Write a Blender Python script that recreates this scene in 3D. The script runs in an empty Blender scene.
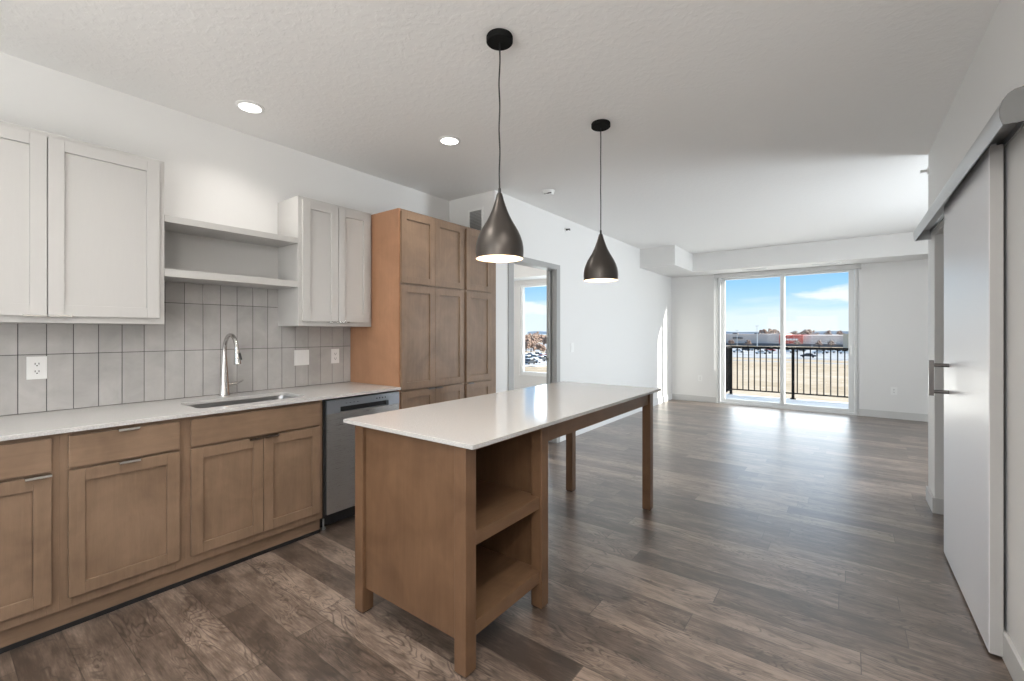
import bpy, bmesh, math, random
from mathutils import Vector, Matrix
random.seed(7)
S = bpy.context.scene
COL = S.collection
PI = math.pi

# ---------------------------------------------------------------- camera
cam_d = bpy.data.cameras.new('camera')
cam = bpy.data.objects.new('camera', cam_d)
COL.objects.link(cam)
cam.location = (0, 0, 1.336)
cam.rotation_euler = (PI / 2, 0, 0.643)
cam_d.sensor_width = 36
cam_d.lens = 445.257 * 36 / 1024
cam_d.shift_y = -7.9 / 1024
cam_d.clip_start = 0.05
cam_d.clip_end = 5000
S.camera = cam

# ---------------------------------------------------------------- exposure
S.view_settings.view_transform = 'Standard'
S.view_settings.look = 'None'
S.view_settings.gamma = 1
S.view_settings.use_curve_mapping = False
S.view_settings.exposure = 0.25


# ---------------------------------------------------------------- node helpers
class N:
    def __init__(s, nt):
        s.nt = nt

    def node(s, t, **kw):
        n = s.nt.nodes.new(t)
        for k, v in kw.items():
            setattr(n, k, v)
        return n

    def link(s, a, b):
        s.nt.links.new(a, b)

    def put(s, sock, v):
        if isinstance(v, bpy.types.NodeSocket):
            s.link(v, sock)
        elif isinstance(v, (tuple, list)) and len(v) == 3 and sock.type == 'RGBA':
            sock.default_value = (*v, 1)
        else:
            sock.default_value = v

    def math(s, op, a, b=0.0, c=None):
        n = s.node('ShaderNodeMath', operation=op)
        s.put(n.inputs[0], a)
        s.put(n.inputs[1], b)
        if c is not None:
            s.put(n.inputs[2], c)
        return n.outputs[0]

    def comb(s, x, y, z):
        n = s.node('ShaderNodeCombineXYZ')
        for i, v in enumerate((x, y, z)):
            s.put(n.inputs[i], v)
        return n.outputs[0]

    def sep(s, v):
        n = s.node('ShaderNodeSeparateXYZ')
        s.link(v, n.inputs[0])
        return n.outputs

    def mix(s, f, a, b, mode='MIX'):
        n = s.node('ShaderNodeMix', data_type='RGBA', blend_type=mode)
        s.put(n.inputs[0], f)
        s.put(n.inputs[6], a)
        s.put(n.inputs[7], b)
        return n.outputs[2]

    def noise(s, vec, scale, detail=2, rough=0.5, dist=0.0):
        n = s.node('ShaderNodeTexNoise')
        if vec is not None:
            s.link(vec, n.inputs['Vector'])
        n.inputs['Scale'].default_value = scale
        n.inputs['Detail'].default_value = detail
        n.inputs['Roughness'].default_value = rough
        n.inputs['Distortion'].default_value = dist
        return n.outputs['Fac']

    def ramp(s, f, stops):
        n = s.node('ShaderNodeValToRGB')
        while len(n.color_ramp.elements) < len(stops):
            n.color_ramp.elements.new(0.5)
        for e, (p, c) in zip(n.color_ramp.elements, stops):
            e.position = p
            e.color = (*c, 1) if isinstance(c, tuple) else (c, c, c, 1)
        s.link(f, n.inputs[0])
        return n.outputs[0]

    def maprange(s, v, a, b, c, d):
        n = s.node('ShaderNodeMapRange')
        s.put(n.inputs[0], v)
        for i, x in enumerate((a, b, c, d)):
            n.inputs[i + 1].default_value = x
        return n.outputs[0]

    def bump(s, h, strength, dist=0.01):
        n = s.node('ShaderNodeBump')
        n.inputs['Strength'].default_value = strength
        n.inputs['Distance'].default_value = dist
        s.link(h, n.inputs['Height'])
        return n.outputs[0]


def mat(name, color=(.8, .8, .8), rough=.5, metal=0.0, spec=.5, fn=None, coat=0.0, emit=None, estr=0.0):
    m = bpy.data.materials.new(name)
    m.use_nodes = True
    b = m.node_tree.nodes['Principled BSDF']
    b.inputs['Base Color'].default_value = (*color, 1)
    b.inputs['Roughness'].default_value = rough
    b.inputs['Metallic'].default_value = metal
    b.inputs['Specular IOR Level'].default_value = spec
    b.inputs['Coat Weight'].default_value = coat
    if emit:
        b.inputs['Emission Color'].default_value = (*emit, 1)
        b.inputs['Emission Strength'].default_value = estr
    n = N(m.node_tree)
    if fn:
        fn(n, b)
    return m


def gen(n):
    return n.node('ShaderNodeTexCoord').outputs['Object']


def pos(n):
    return n.node('ShaderNodeNewGeometry').outputs['Position']


def scaled(n, v, sc, off=(0, 0, 0)):
    m = n.node('ShaderNodeMapping')
    n.link(v, m.inputs[0])
    m.inputs['Scale'].default_value = sc
    m.inputs['Location'].default_value = off
    return m.outputs[0]


# ---------------------------------------------------------------- world: blue winter sky with clouds
W = bpy.data.worlds.new('sky')
S.world = W
W.use_nodes = True
wn = N(W.node_tree)
bg = W.node_tree.nodes['Background']
d = wn.node('ShaderNodeTexCoord').outputs['Generated']
dz = wn.sep(d)
zz = dz[2]
base = wn.ramp(zz, [(0.0, (.66, .84, .98)), (0.05, (.55, .80, 1.0)), (0.11, (.30, .62, 1.0)), (0.5, (.15, .42, .88))])
cv = wn.comb(dz[0], dz[1], wn.math('MULTIPLY', zz, 3.5))
puff = wn.noise(cv, 9.0, 6, .6, .2)
soft = wn.noise(wn.comb(dz[0], dz[1], wn.math('MULTIPLY', zz, 7.0)), 4.0, 4, .55)


def cloud(cx, cy, cz, rx, rz):
    """a cloud bank standing in one direction of the sky, ragged by noise"""
    h = wn.math('SQRT', wn.math('ADD', wn.math('POWER', wn.math('SUBTRACT', dz[0], cx), 2.0), wn.math('POWER', wn.math('SUBTRACT', dz[1], cy), 2.0)))
    q = wn.math('SQRT', wn.math('ADD', wn.math('POWER', wn.math('DIVIDE', h, rx), 2.0), wn.math('POWER', wn.math('DIVIDE', wn.math('SUBTRACT', zz, cz), rz), 2.0)))
    q = wn.math('ADD', q, wn.math('MULTIPLY', wn.math('SUBTRACT', puff, .5), 3.2))
    return wn.maprange(q, .55, 1.15, .95, 0.0)


veil = wn.maprange(wn.math('ADD', zz, wn.math('MULTIPLY', wn.math('SUBTRACT', soft, .5), .08)), .062, .040, 0.0, .62)
cl = wn.math('MAXIMUM', veil, cloud(.012, 1.0, .069, .075, .017))
cl = wn.math('MAXIMUM', cl, cloud(-.55, .83, .055, .12, .018))
high = wn.math('MULTIPLY', wn.maprange(puff, .52, .66, 0.0, .85), wn.maprange(zz, .14, .25, 0.0, 1.0))
cl = wn.math('MAXIMUM', cl, high)
skyc = wn.mix(cl, base, (.93, .97, 1.0))
wn.link(skyc, bg.inputs[0])
bg.inputs[1].default_value = 0.95


# ---------------------------------------------------------------- lamps: sun, daylight and bounce at the glazing, added fill
def aim(o, dirv):
    o.rotation_euler = Vector(dirv).to_track_quat('-Z', 'Y').to_euler()


def lamp(name, kind, loc, energy, color=(1, 1, 1), parent=None, **kw):
    l = bpy.data.lights.new(name, kind)
    l.energy = energy
    l.color = color
    for k, v in kw.items():
        setattr(l, k, v)
    o = bpy.data.objects.new(name, l)
    COL.objects.link(o)
    o.location = loc
    if parent:
        o.parent = parent
    return o


sun = lamp('sun', 'SUN', (20, 15, 20), 12.0, (1, .94, .85), angle=0.01)
aim(sun, (-1, -.33, -.40))
DAY = (.86, .94, 1.0)
a = lamp('daylight_sliding_door', 'AREA', (-.88, 9.45, 1.25), 11, (.93, .97, 1.0), shape='RECTANGLE', size=1.9, size_y=2.2)
aim(a, (0, -1, .05))
a = lamp('balcony_sun_bounce', 'AREA', (-.9, 10.1, .35), 16, (1, .98, .94), shape='RECTANGLE', size=2.0, size_y=.8)
aim(a, (0, -.85, .55))
a = lamp('daylight_bedroom_window', 'AREA', (-4.6, 7.95, 1.4), 30, DAY, shape='RECTANGLE', size=1.4, size_y=1.7)
aim(a, (0, -1, -.1))
# added fill lamp round the corner on the right; no window is built there
a = lamp('added_side_fill', 'AREA', (3.7, 6.4, 1.3), 135, DAY, shape='RECTANGLE', size=2.2, size_y=1.6, spread=2.1)
aim(a, (-1, -.42, .02))

# added fill lamp outside the made-up window behind the viewpoint
a = lamp('added_kitchen_fill', 'AREA', (-1.35, -2.1, 1.45), 60, (1, .975, .94), shape='RECTANGLE', size=2.3, size_y=1.5)
aim(a, (.12, 1, 1.0))

# ---------------------------------------------------------------- materials


def f_wall(n, b):
    v = pos(n)
    h = n.noise(v, 60, 3, .6)
    n.link(n.bump(h, .12, .004), b.inputs['Normal'])


WALL = mat('wall_paint', (.74, .735, .725), .6, fn=f_wall)


def f_ceil(n, b):
    v = pos(n)
    h = n.noise(v, 26, 3, .55, .4)
    h2 = n.ramp(h, [(.45, 0.0), (.6, 1.0)])
    n.link(n.bump(h2, .2, .004), b.inputs['Normal'])


CEIL = mat('ceiling_texture_paint', (.86, .855, .845), .8, fn=f_ceil)
TRIM = mat('greige_trim_paint', (.56, .555, .545), .45)
CASING = mat('grey_casing_paint', (.36, .36, .355), .4)
UPPER = mat('light_cabinet_paint', (.70, .69, .67), .35, fn=lambda n, b: n.link(
    n.mix(n.noise(scaled(n, pos(n), (3, 30, 3)), 4, 3), (.50, .49, .477), (.52, .51, .495)), b.inputs['Base Color']))


def wood(name, dark, light, axis='Z', rough=.42):
    def f(n, b):
        v = pos(n)
        sc = {'Z': (14, 14, 1.2), 'Y': (14, 1.2, 14), 'X': (1.2, 14, 14)}[axis]
        g = n.noise(scaled(n, v, sc), 3.0, 5, .6, .5)
        blot = n.noise(v, 4.0, 3, .6, .6)
        fine = n.noise(scaled(n, v, tuple(4 * s for s in sc)), 6.0, 2, .5)
        t = n.math('ADD', n.math('MULTIPLY', g, .30), n.math('ADD', n.math('MULTIPLY', blot, .60), n.math('MULTIPLY', fine, .1)))
        c = n.ramp(t, [(.32, dark), (.66, light)])
        n.link(c, b.inputs['Base Color'])
        n.link(n.bump(fine, .05, .002), b.inputs['Normal'])
    return mat(name, light, rough, fn=f)


WOOD = wood('stained_maple', (.165, .105, .066), (.265, .176, .115))
WOODH = wood('stained_maple_horizontal_grain', (.165, .105, .066), (.265, .176, .115), 'Y')
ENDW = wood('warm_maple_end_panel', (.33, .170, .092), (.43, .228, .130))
ISLW = wood('island_walnut_stained_maple', (.108, .056, .028), (.188, .104, .056))
ISLH = wood('island_stained_maple_horizontal', (.118, .062, .031), (.200, .115, .063), 'Y')


def f_quartz(n, b):
    v = pos(n)
    s = n.noise(v, 220, 2, .6)
    c = n.ramp(s, [(.38, (.46, .45, .44)), (.55, (.55, .54, .53)), (.72, (.61, .60, .59))])
    n.link(c, b.inputs['Base Color'])


QUARTZ = mat('white_quartz', (.62, .61, .6), .09, spec=.5, fn=f_quartz)


def f_tile(n, b):
    v = pos(n)
    s = n.sep(v)
    ty = n.math('FLOOR', n.math('DIVIDE', n.math('SUBTRACT', s[1], .310), .1035))
    tz = n.math('FLOOR', n.math('DIVIDE', n.math('SUBTRACT', s[2], .916), .305))
    wn_ = n.node('ShaderNodeTexWhiteNoise', noise_dimensions='3D')
    n.link(n.comb(ty, tz, 0.0), wn_.inputs['Vector'])
    k = wn_.outputs['Value']
    cloud = n.noise(v, 7, 4, .6, .5)
    t = n.math('ADD', n.math('MULTIPLY', k, .25), n.math('MULTIPLY', cloud, .75))
    c = n.ramp(t, [(.2, (.36, .35, .34)), (.8, (.53, .515, .50))])
    n.link(c, b.inputs['Base Color'])
    n.link(n.bump(n.noise(v, 14, 2, .5, .3), .25, .006), b.inputs['Normal'])


TILE = mat('grey_glazed_tile', (.33, .32, .31), .16, fn=f_tile)
GROUT = mat('dark_grout', (.06, .057, .055), .9)


def f_floor(n, b):
    v = pos(n)
    s = n.sep(v)
    PW, PL = .152, 1.22
    ry = n.math('DIVIDE', n.math('ADD', s[1], .073), PW)
    row = n.math('FLOOR', ry)
    wr = n.node('ShaderNodeTexWhiteNoise', noise_dimensions='1D')
    n.link(row, wr.inputs['W'])
    rx = n.math('DIVIDE', n.math('ADD', s[0], n.math('MULTIPLY', wr.outputs['Value'], PL)), PL)
    colx = n.math('FLOOR', rx)
    wp = n.node('ShaderNodeTexWhiteNoise', noise_dimensions='2D')
    n.link(n.comb(row, colx, 0.0), wp.inputs['Vector'])
    r1 = wp.outputs['Value']
    off = n.math('MULTIPLY', r1, 37.0)
    # cathedral figure: distorted rings stretched along the plank
    gv = n.comb(n.math('ADD', n.math('MULTIPLY', s[0], 1.1), off), n.math('MULTIPLY', s[1], 4.5), off)
    warp = n.noise(gv, 2.3, 2, .5, .8)
    rings = n.math('FRACT', n.math('MULTIPLY', warp, 14.0))
    rings = n.math('ABSOLUTE', n.math('SUBTRACT', rings, .5))
    ringm = n.maprange(rings, .0, .22, 1.0, 0.0)
    area = n.maprange(n.noise(n.comb(n.math('ADD', n.math('MULTIPLY', s[0], 1.6), off), n.math('MULTIPLY', s[1], 5.0), off), 1.9, 2), .42, .56, 0.0, 1.0)
    ringm = n.math('MULTIPLY', ringm, area)
    fv = n.comb(n.math('ADD', n.math('MULTIPLY', s[0], 3.0), off), n.math('MULTIPLY', s[1], 60.0), off)
    fine = n.noise(fv, 3.0, 5, .7)
    fine2 = n.noise(n.comb(n.math('ADD', n.math('MULTIPLY', s[0], 14.0), off), n.math('MULTIPLY', s[1], 150.0), off), 1.0, 3, .7)
    fine = n.math('ADD', n.math('MULTIPLY', fine, .6), n.math('MULTIPLY', fine2, .4))
    bl = n.noise(n.comb(n.math('ADD', n.math('MULTIPLY', s[0], 1.5), off), n.math('MULTIPLY', s[1], 5.0), off), 3.0, 5, .65)
    t = n.math('ADD', n.math('MULTIPLY', fine, .42), n.math('ADD', n.math('MULTIPLY', bl, .40), n.math('MULTIPLY', r1, .14)))
    c = n.ramp(t, [(.39, (.062, .043, .032)), (.49, (.150, .109, .084)), (.59, (.310, .235, .186))])
    c = n.mix(n.math('MULTIPLY', ringm, .8), c, (.032, .022, .017))
    fy = n.math('FRACT', ry)
    fx = n.math('FRACT', rx)
    sy = n.math('LESS_THAN', fy, .020)
    sx = n.math('LESS_THAN', fx, .0028)
    seam = n.math('MAXIMUM', sy, sx)
    c = n.mix(n.math('MULTIPLY', seam, .7), c, (.02, .016, .014))
    n.link(c, b.inputs['Base Color'])
    rg = n.maprange(fine, .3, .7, .30, .42)
    n.link(rg, b.inputs['Roughness'])
    hh = n.math('SUBTRACT', n.math('MULTIPLY', fine, .35), seam)
    hh = n.math('SUBTRACT', hh, n.math('MULTIPLY', ringm, .2))
    n.link(n.bump(hh, .12, .002), b.inputs['Normal'])
    b.inputs['Coat Weight'].default_value = .6
    b.inputs['Coat Roughness'].default_value = .33


FLOOR = mat('oak_vinyl_plank', (.15, .12, .1), .3, spec=.8, fn=f_floor)
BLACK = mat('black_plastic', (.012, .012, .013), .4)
BLKMET = mat('black_metal_paint', (.012, .012, .012), .8, spec=.06)
BRONZE = mat('dark_bronze_metal', (.085, .075, .068), .38, metal=.75)
LINING = mat('cream_shade_lining', (.86, .76, .64), .5)
STEEL = mat('brushed_stainless', (.42, .415, .41), .34, metal=.9, fn=lambda n, b: (
    n.link(n.maprange(n.noise(scaled(n, pos(n), (3, 3, 200)), 3, 2), .3, .7, .26, .36), b.inputs['Roughness'])))
STEELD = mat('control_panel_stainless', (.42, .46, .51), .34, metal=.9)
CHROME = mat('brushed_nickel', (.62, .61, .60), .15, metal=1.0)
PULL = mat('satin_nickel_pull', (.70, .68, .65), .25, metal=1.0)
PEWTER = mat('pewter_handle', (.16, .15, .145), .35, metal=.9)
ALU = mat('anodised_aluminium', (.50, .51, .52), .35, metal=.8)
DOORP = mat('grey_door_laminate', (.72, .72, .74), .36, fn=lambda n, b: n.link(
    n.bump(n.noise(scaled(n, pos(n), (60, 60, 3)), 6, 3), .08, .002), b.inputs['Normal']))
DOORE = mat('shaded_door_edge', (.42, .41, .40), .4)  # darker than the door face: the edge's shade is put into its colour
PLATE = mat('white_plastic_plate', (.80, .80, .79), .3)
SLOT = mat('outlet_slot_dark', (.04, .04, .04), .6)
VINYL = mat('white_vinyl_frame', (.72, .73, .73), .35)
GRILLE = mat('grey_vent_paint', (.55, .55, .55), .5)
EMIT = mat('downlight_lens', (1, 1, 1), .5, emit=(1, .97, .92), estr=5)
BULB = mat('warm_bulb_glass', (1, .9, .75), .4, emit=(1, .78, .52), estr=5)
CONC = mat('pale_balcony_concrete', (.80, .79, .77), .8)


def f_glass(n, b):
    nt = n.nt
    out = [x for x in nt.nodes if x.type == 'OUTPUT_MATERIAL'][0]
    nt.nodes.remove(b)
    tr = n.node('ShaderNodeBsdfTransparent')
    tr.inputs[0].default_value = (.97, .985, .98, 1)
    gl = n.node('ShaderNodeBsdfGlossy')
    gl.inputs['Roughness'].default_value = .01
    fr = n.node('ShaderNodeFresnel')
    fr.inputs[0].default_value = 1.45
    mx = n.node('ShaderNodeMixShader')
    n.link(n.math('MULTIPLY', fr.outputs[0], .25), mx.inputs[0])
    n.link(tr.outputs[0], mx.inputs[1])
    n.link(gl.outputs[0], mx.inputs[2])
    n.link(mx.outputs[0], out.inputs[0])


GLASS = mat('window_glass', fn=f_glass)


def f_field(n, b):
    v = pos(n)
    a_ = n.noise(v, .35, 5, .7)
    b_ = n.noise(scaled(n, v, (.02, .08, 1)), 1.0, 3, .6)
    t = n.math('ADD', n.math('MULTIPLY', a_, .6), n.math('MULTIPLY', b_, .4))
    c = n.ramp(t, [(.3, (.38, .28, .18)), (.5, (.52, .41, .29)), (.66, (.62, .52, .40)), (.74, (.76, .72, .66))])
    n.link(c, b.inputs['Base Color'])


FIELD = mat('dry_winter_grass', (.4, .3, .2), .95, spec=.1, fn=f_field)


def f_asph(n, b):
    v = pos(n)
    c = n.ramp(n.noise(scaled(n, v, (.03, .12, 1)), 1.0, 5, .7), [(.35, (.28, .27, .27)), (.55, (.5, .49, .48)), (.7, (.75, .75, .75))])
    n.link(c, b.inputs['Base Color'])


ASPH = mat('salted_parking_lot', (.4, .4, .4), .9, spec=.1, fn=f_asph)
SHED = mat('grey_metal_siding', (.68, .56, .49), .7)
SHED2 = mat('dark_grey_siding', (.13, .12, .12), .7)
RED = mat('red_storefront_siding', (.55, .075, .05), .6)
SIGNW = mat('white_sign_paint', (.85, .85, .83), .6)
BARE = mat('bare_winter_twigs', (.26, .18, .14), .95)
TRUNK = mat('tree_bark', (.07, .05, .04), .95)
HILL = mat('haze_tinted_hills', (.50, .56, .64), 1.0, spec=0)  # pale blue air haze put into the hill colour
BUFF = mat('buff_wall', (.55, .45, .33), .8)
MW = [mat('white_car_paint', (.7, .7, .7), .35), mat('dark_car_paint', (.03, .035, .045), .3), mat('silver_car_paint', (.35, .36, .38), .3),
      mat('red_car_paint', (.3, .03, .03), .3)]
CARG = mat('car_window_tint', (.02, .025, .03), .15)
TYRE = mat('black_tyre_rubber', (.02, .02, .02), .9)
SNOW = mat('snow', (.85, .87, .9), .8)
RUBBER = mat('leg_glide_plastic', (.03, .025, .02), .6)


# ---------------------------------------------------------------- geometry helpers
class Geo:
    """collects shapes in world coordinates"""
    def __init__(s):
        s.bm = bmesh.new()

    def box(s, x0, x1, y0, y1, z0, z1):
        vs = [s.bm.verts.new((x, y, z)) for x in (x0, x1) for y in (y0, y1) for z in (z0, z1)]
        for f in ((0, 1, 3, 2), (4, 6, 7, 5), (0, 4, 5, 1), (2, 3, 7, 6), (0, 2, 6, 4), (1, 5, 7, 3)):
            s.bm.faces.new([vs[i] for i in f])
        return s

    def lathe(s, cx, cy, prof, seg=40, cap0=False, cap1=False):
        rings = []
        for r, z in prof:
            rings.append([s.bm.verts.new((cx + r * math.cos(2 * PI * k / seg), cy + r * math.sin(2 * PI * k / seg), z)) for k in range(seg)])
        for a_, b_ in zip(rings, rings[1:]):
            for k in range(seg):
                s.bm.faces.new((a_[k], a_[(k + 1) % seg], b_[(k + 1) % seg], b_[k]))
        if cap0:
            s.bm.faces.new(rings[0][::-1])
        if cap1:
            s.bm.faces.new(rings[-1])
        return s

    def tube(s, pts, rad, seg=12):
        pts = [Vector(p) for p in pts]
        rs = rad if isinstance(rad, (list, tuple)) else [rad] * len(pts)
        rings = []
        prev = None
        for i, p in enumerate(pts):
            t = (pts[min(i + 1, len(pts) - 1)] - pts[max(i - 1, 0)]).normalized()
            if prev is None:
                u = t.orthogonal().normalized()
            else:
                u = (prev - t * prev.dot(t)).normalized()
            prev = u
            w = t.cross(u)
            rings.append([s.bm.verts.new(p + (u * math.cos(2 * PI * k / seg) + w * math.sin(2 * PI * k / seg)) * rs[i]) for k in range(seg)])
        for a_, b_ in zip(rings, rings[1:]):
            for k in range(seg):
                s.bm.faces.new((a_[k], a_[(k + 1) % seg], b_[(k + 1) % seg], b_[k]))
        s.bm.faces.new(rings[0][::-1])
        s.bm.faces.new(rings[-1])
        return s

    def prism(s, poly, axis, a0, a1):
        """poly: 2D points in the two other axes (in XYZ order); extruded along axis"""
        def P(u, v, w):
            return {'X': (w, u, v), 'Y': (u, w, v), 'Z': (u, v, w)}[axis]
        A = [s.bm.verts.new(P(u, v, a0)) for u, v in poly]
        B = [s.bm.verts.new(P(u, v, a1)) for u, v in poly]
        s.bm.faces.new(A[::-1])
        s.bm.faces.new(B)
        for i in range(len(poly)):
            j = (i + 1) % len(poly)
            s.bm.faces.new((A[i], A[j], B[j], B[i]))
        return s


def ob(name, g, m, parent=None, base=(0, 0, 0), bevel=0.0, smooth=False, seg=2):
    """link a Geo as one mesh object; base = world position of the thing it belongs to"""
    bm = g.bm
    bmesh.ops.recalc_face_normals(bm, faces=bm.faces)
    for v in bm.verts:
        v.co -= Vector(base)
    me = bpy.data.meshes.new(name)
    bm.to_mesh(me)
    bm.free()
    ms = m if isinstance(m, (list, tuple)) else [m]
    for mm in ms:
        me.materials.append(mm)
    o = bpy.data.objects.new(name, me)
    COL.objects.link(o)
    if parent:
        o.parent = parent
    if smooth:
        for p in me.polygons:
            p.use_smooth = True
        me.set_sharp_from_angle(angle=math.radians(40))
    if bevel:
        md = o.modifiers.new('bevel', 'BEVEL')
        md.width = bevel
        md.segments = seg
        md.limit_method = 'ANGLE'
        md.harden_normals = False
    return o


class Thing:
    def __init__(s, name, label, cat, loc, group=None):
        s.e = bpy.data.objects.new(name, None)
        s.e.empty_display_size = .05
        COL.objects.link(s.e)
        s.e.location = loc
        s.loc = loc
        s.e['label'] = label
        s.e['category'] = cat
        if group:
            s.e['group'] = group

    def part(s, name, g, m, parent=None, label=None, **kw):
        o = ob(name, g, m, parent or s.e, s.loc, **kw)
        if label:
            o['label'] = label
        return o


def single(name, label, cat, g, m, loc, group=None, **kw):
    o = ob(name, g, m, None, loc, **kw)
    o.location = loc
    o['label'] = label
    o['category'] = cat
    if group:
        o['group'] = group
    return o


def struct(name, g, m, parent=None, **kw):
    o = ob(name, g, m, parent, **kw)
    if not parent:
        o['kind'] = 'structure'
    return o


# ---------------------------------------------------------------- room shell
XW, XL, XR = -3.428, -2.80, .528
YJ, YF, YRC = 3.447, 9.087, 4.838
ZC = 2.758
YB = -1.9        # wall behind the camera
XE = 3.9         # far right wall of the living room
YBF = 7.69       # bedroom facade

struct('floor', Geo().box(XW - .2, XE + .2, YB - .2, YF + .02, -.12, 0), FLOOR)
struct('floor_bedroom', Geo().box(-7.2, XW - .2, YJ + .12, YBF + .02, -.12, 0), mat('bedroom_carpet', (.35, .33, .31), .95))
struct('ceiling', Geo().box(-7.3, XE + .2, YB - .2, YF + .2, ZC, ZC + .15), CEIL)
struct('wall_left', Geo().box(XW - .12, XW, YB, YJ + .12, 0, ZC), WALL)
struct('wall_left_return', Geo().box(XW, XL, YJ, YJ + .12, 0, ZC), WALL)
D0, D1, DZ = 3.74, 4.635, 2.105      # rough opening of the bedroom door
g = Geo().box(XL - .12, XL, YJ + .12, D0, 0, ZC).box(XL - .12, XL, D1, YF, 0, ZC).box(XL - .12, XL, D0, D1, DZ, ZC)
struct('wall_left_living', g, WALL)
SX0, SX1, SZ = -1.945, .165, 2.40    # sliding door opening
T = .16
g = Geo().box(XL - .12, SX0, YF, YF + T, 0, ZC).box(SX1, XE, YF, YF + T, 0, ZC).box(SX0, SX1, YF, YF + T, SZ, ZC)
struct('wall_back', g, WALL)
struct('wall_right_living', Geo().box(XE, XE + .12, YRC - .13, YF, 0, ZC), WALL)
O0, O1, OZ = 3.56, 4.521, 2.06       # opening behind the barn door
g = Geo().box(XR, XR + .13, YB, O0, 0, ZC).box(XR, XR + .13, O1, YRC, 0, ZC).box(XR, XR + .13, O0, O1, OZ, ZC)
struct('wall_right', g, WALL)
struct('wall_right_return', Geo().box(XR + .13, XE, YRC - .13, YRC, 0, ZC), WALL)
struct('wall_right_hall', Geo().box(XR + 1.6, XR + 1.72, YB, YRC - .13, 0, ZC), WALL)
KW = (-2.6, -.1, .75, 2.35)
g = Geo().box(XW - .12, KW[0], YB - .12, YB, 0, ZC).box(KW[1], XR + 1.72, YB - .12, YB, 0, ZC)
g.box(KW[0], KW[1], YB - .12, YB, 0, KW[2]).box(KW[0], KW[1], YB - .12, YB, KW[3], ZC)
struct('wall_front', g, WALL)
g = Geo().box(KW[0], KW[0] + .05, YB - .09, YB - .03, KW[2], KW[3]).box(KW[1] - .05, KW[1], YB - .09, YB - .03, KW[2], KW[3])
g.box(KW[0] + .05, KW[1] - .05, YB - .09, YB - .03, KW[2], KW[2] + .05).box(KW[0] + .05, KW[1] - .05, YB - .09, YB - .03, KW[3] - .05, KW[3])
w3 = struct('added_window', g, VINYL, bevel=.003)  # unseen window, added so fill light can enter from behind
struct('window_pane', Geo().box(KW[0] + .05, KW[1] - .05, YB - .063, YB - .057, KW[2] + .05, KW[3] - .05), GLASS, w3)
# bedroom
BW0, BW1, BZ0, BZ1 = -5.55, -3.75, .45, 2.35
g = Geo().box(-7.2, BW0, YBF, YBF + T, 0, ZC).box(BW1, XL - .12, YBF, YBF + T, 0, ZC)
g.box(BW0, BW1, YBF, YBF + T, 0, BZ0).box(BW0, BW1, YBF, YBF + T, BZ1, ZC)
struct('wall_bedroom_back', g, WALL)
struct('wall_bedroom_left', Geo().box(-7.3, -7.2, YJ + .12, YBF + T, 0, ZC), WALL)
struct('wall_bedroom_front', Geo().box(-7.2, XW, YJ + .12, YJ + .2, 0, ZC), WALL)
struct('ceiling_soffit_bedroom', Geo().box(-7.2, XL - .12, 7.22, YBF, 2.437, ZC), WALL)
# soffit above the sliding door and the box on its left
struct('ceiling_soffit', Geo().box(-2.219, XE, 8.436, YF, 2.437, ZC).box(XL, -2.219, 7.372, YF, 2.437, ZC), WALL, bevel=.002)

# baseboards
BH, BT = .112, .014
struct('baseboard_left', Geo().box(XL, XL + BT, 4.705, YF, 0, BH).box(XL - .06, XL + BT, 4.691, 4.705, 0, BH), mat('white_baseboard_paint', (.76, .76, .755), .4), bevel=.002)
struct('baseboard_back', Geo().box(XL + BT, SX0 - .02, YF - BT, YF, 0, BH).box(SX1 + .01, XE, YF - BT, YF, 0, BH), TRIM, bevel=.002)
g = Geo().box(XR - BT, XR, O1 - BT, YRC, 0, BH).box(XR, XR + .13, O1 - BT, O1, 0, BH).box(XR - BT, XR, YB, O0, 0, BH)
struct('baseboard_right', g, TRIM, bevel=.002)

# bedroom door: casing, jamb, pocket slab
dr = struct('door_1', Geo().box(XL, XL + .014, 3.664, 3.752, 0, 2.156).box(XL, XL + .014, 4.622, 4.70, 0, 2.156).box(XL, XL + .014, 3.752, 4.622, 2.098, 2.156), CASING, bevel=.002)
g = Geo().box(XL - .12, XL, D0, 3.752, 0, DZ - .01).box(XL - .06, XL, 4.622, D1, 0, DZ - .01).box(XL - .12, XL, 3.752, 4.622, 2.093, DZ)
struct('door_jamb', g, CASING, dr)
struct('door_slab', Geo().box(XL - .105, XL - .065, 4.575, 4.634, .01, 2.09), mat('grey_pocket_door', (.30, .30, .29), .4), dr, bevel=.002)
struct('door_latch', Geo().box(XL - .092, XL - .078, 4.572, 4.575, 1.0, 1.03), SLOT, dr)

# bedroom window
fr = Geo()
yw0, yw1 = YBF + .03, YBF + .11
fr.box(BW0, BW0 + .055, yw0, yw1, BZ0, BZ1).box(BW1 - .055, BW1, yw0, yw1, BZ0, BZ1)
fr.box(BW0 + .055, BW1 - .055, yw0, yw1, BZ0, BZ0 + .06).box(BW0 + .055, BW1 - .055, yw0, yw1, BZ1 - .05, BZ1)
w = struct('window_1', fr, mat('bright_white_vinyl', (.85, .86, .86), .35), bevel=.003)
struct('window_pane', Geo().box(BW0 + .055, BW1 - .055, YBF + .065, YBF + .071, BZ0 + .06, BZ1 - .05), GLASS, w)
struct('window_sill', Geo().box(BW0 - .02, BW1 + .02, YBF - .02, YBF + .03, BZ0 - .025, BZ0), PLATE, w, bevel=.003)

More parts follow.
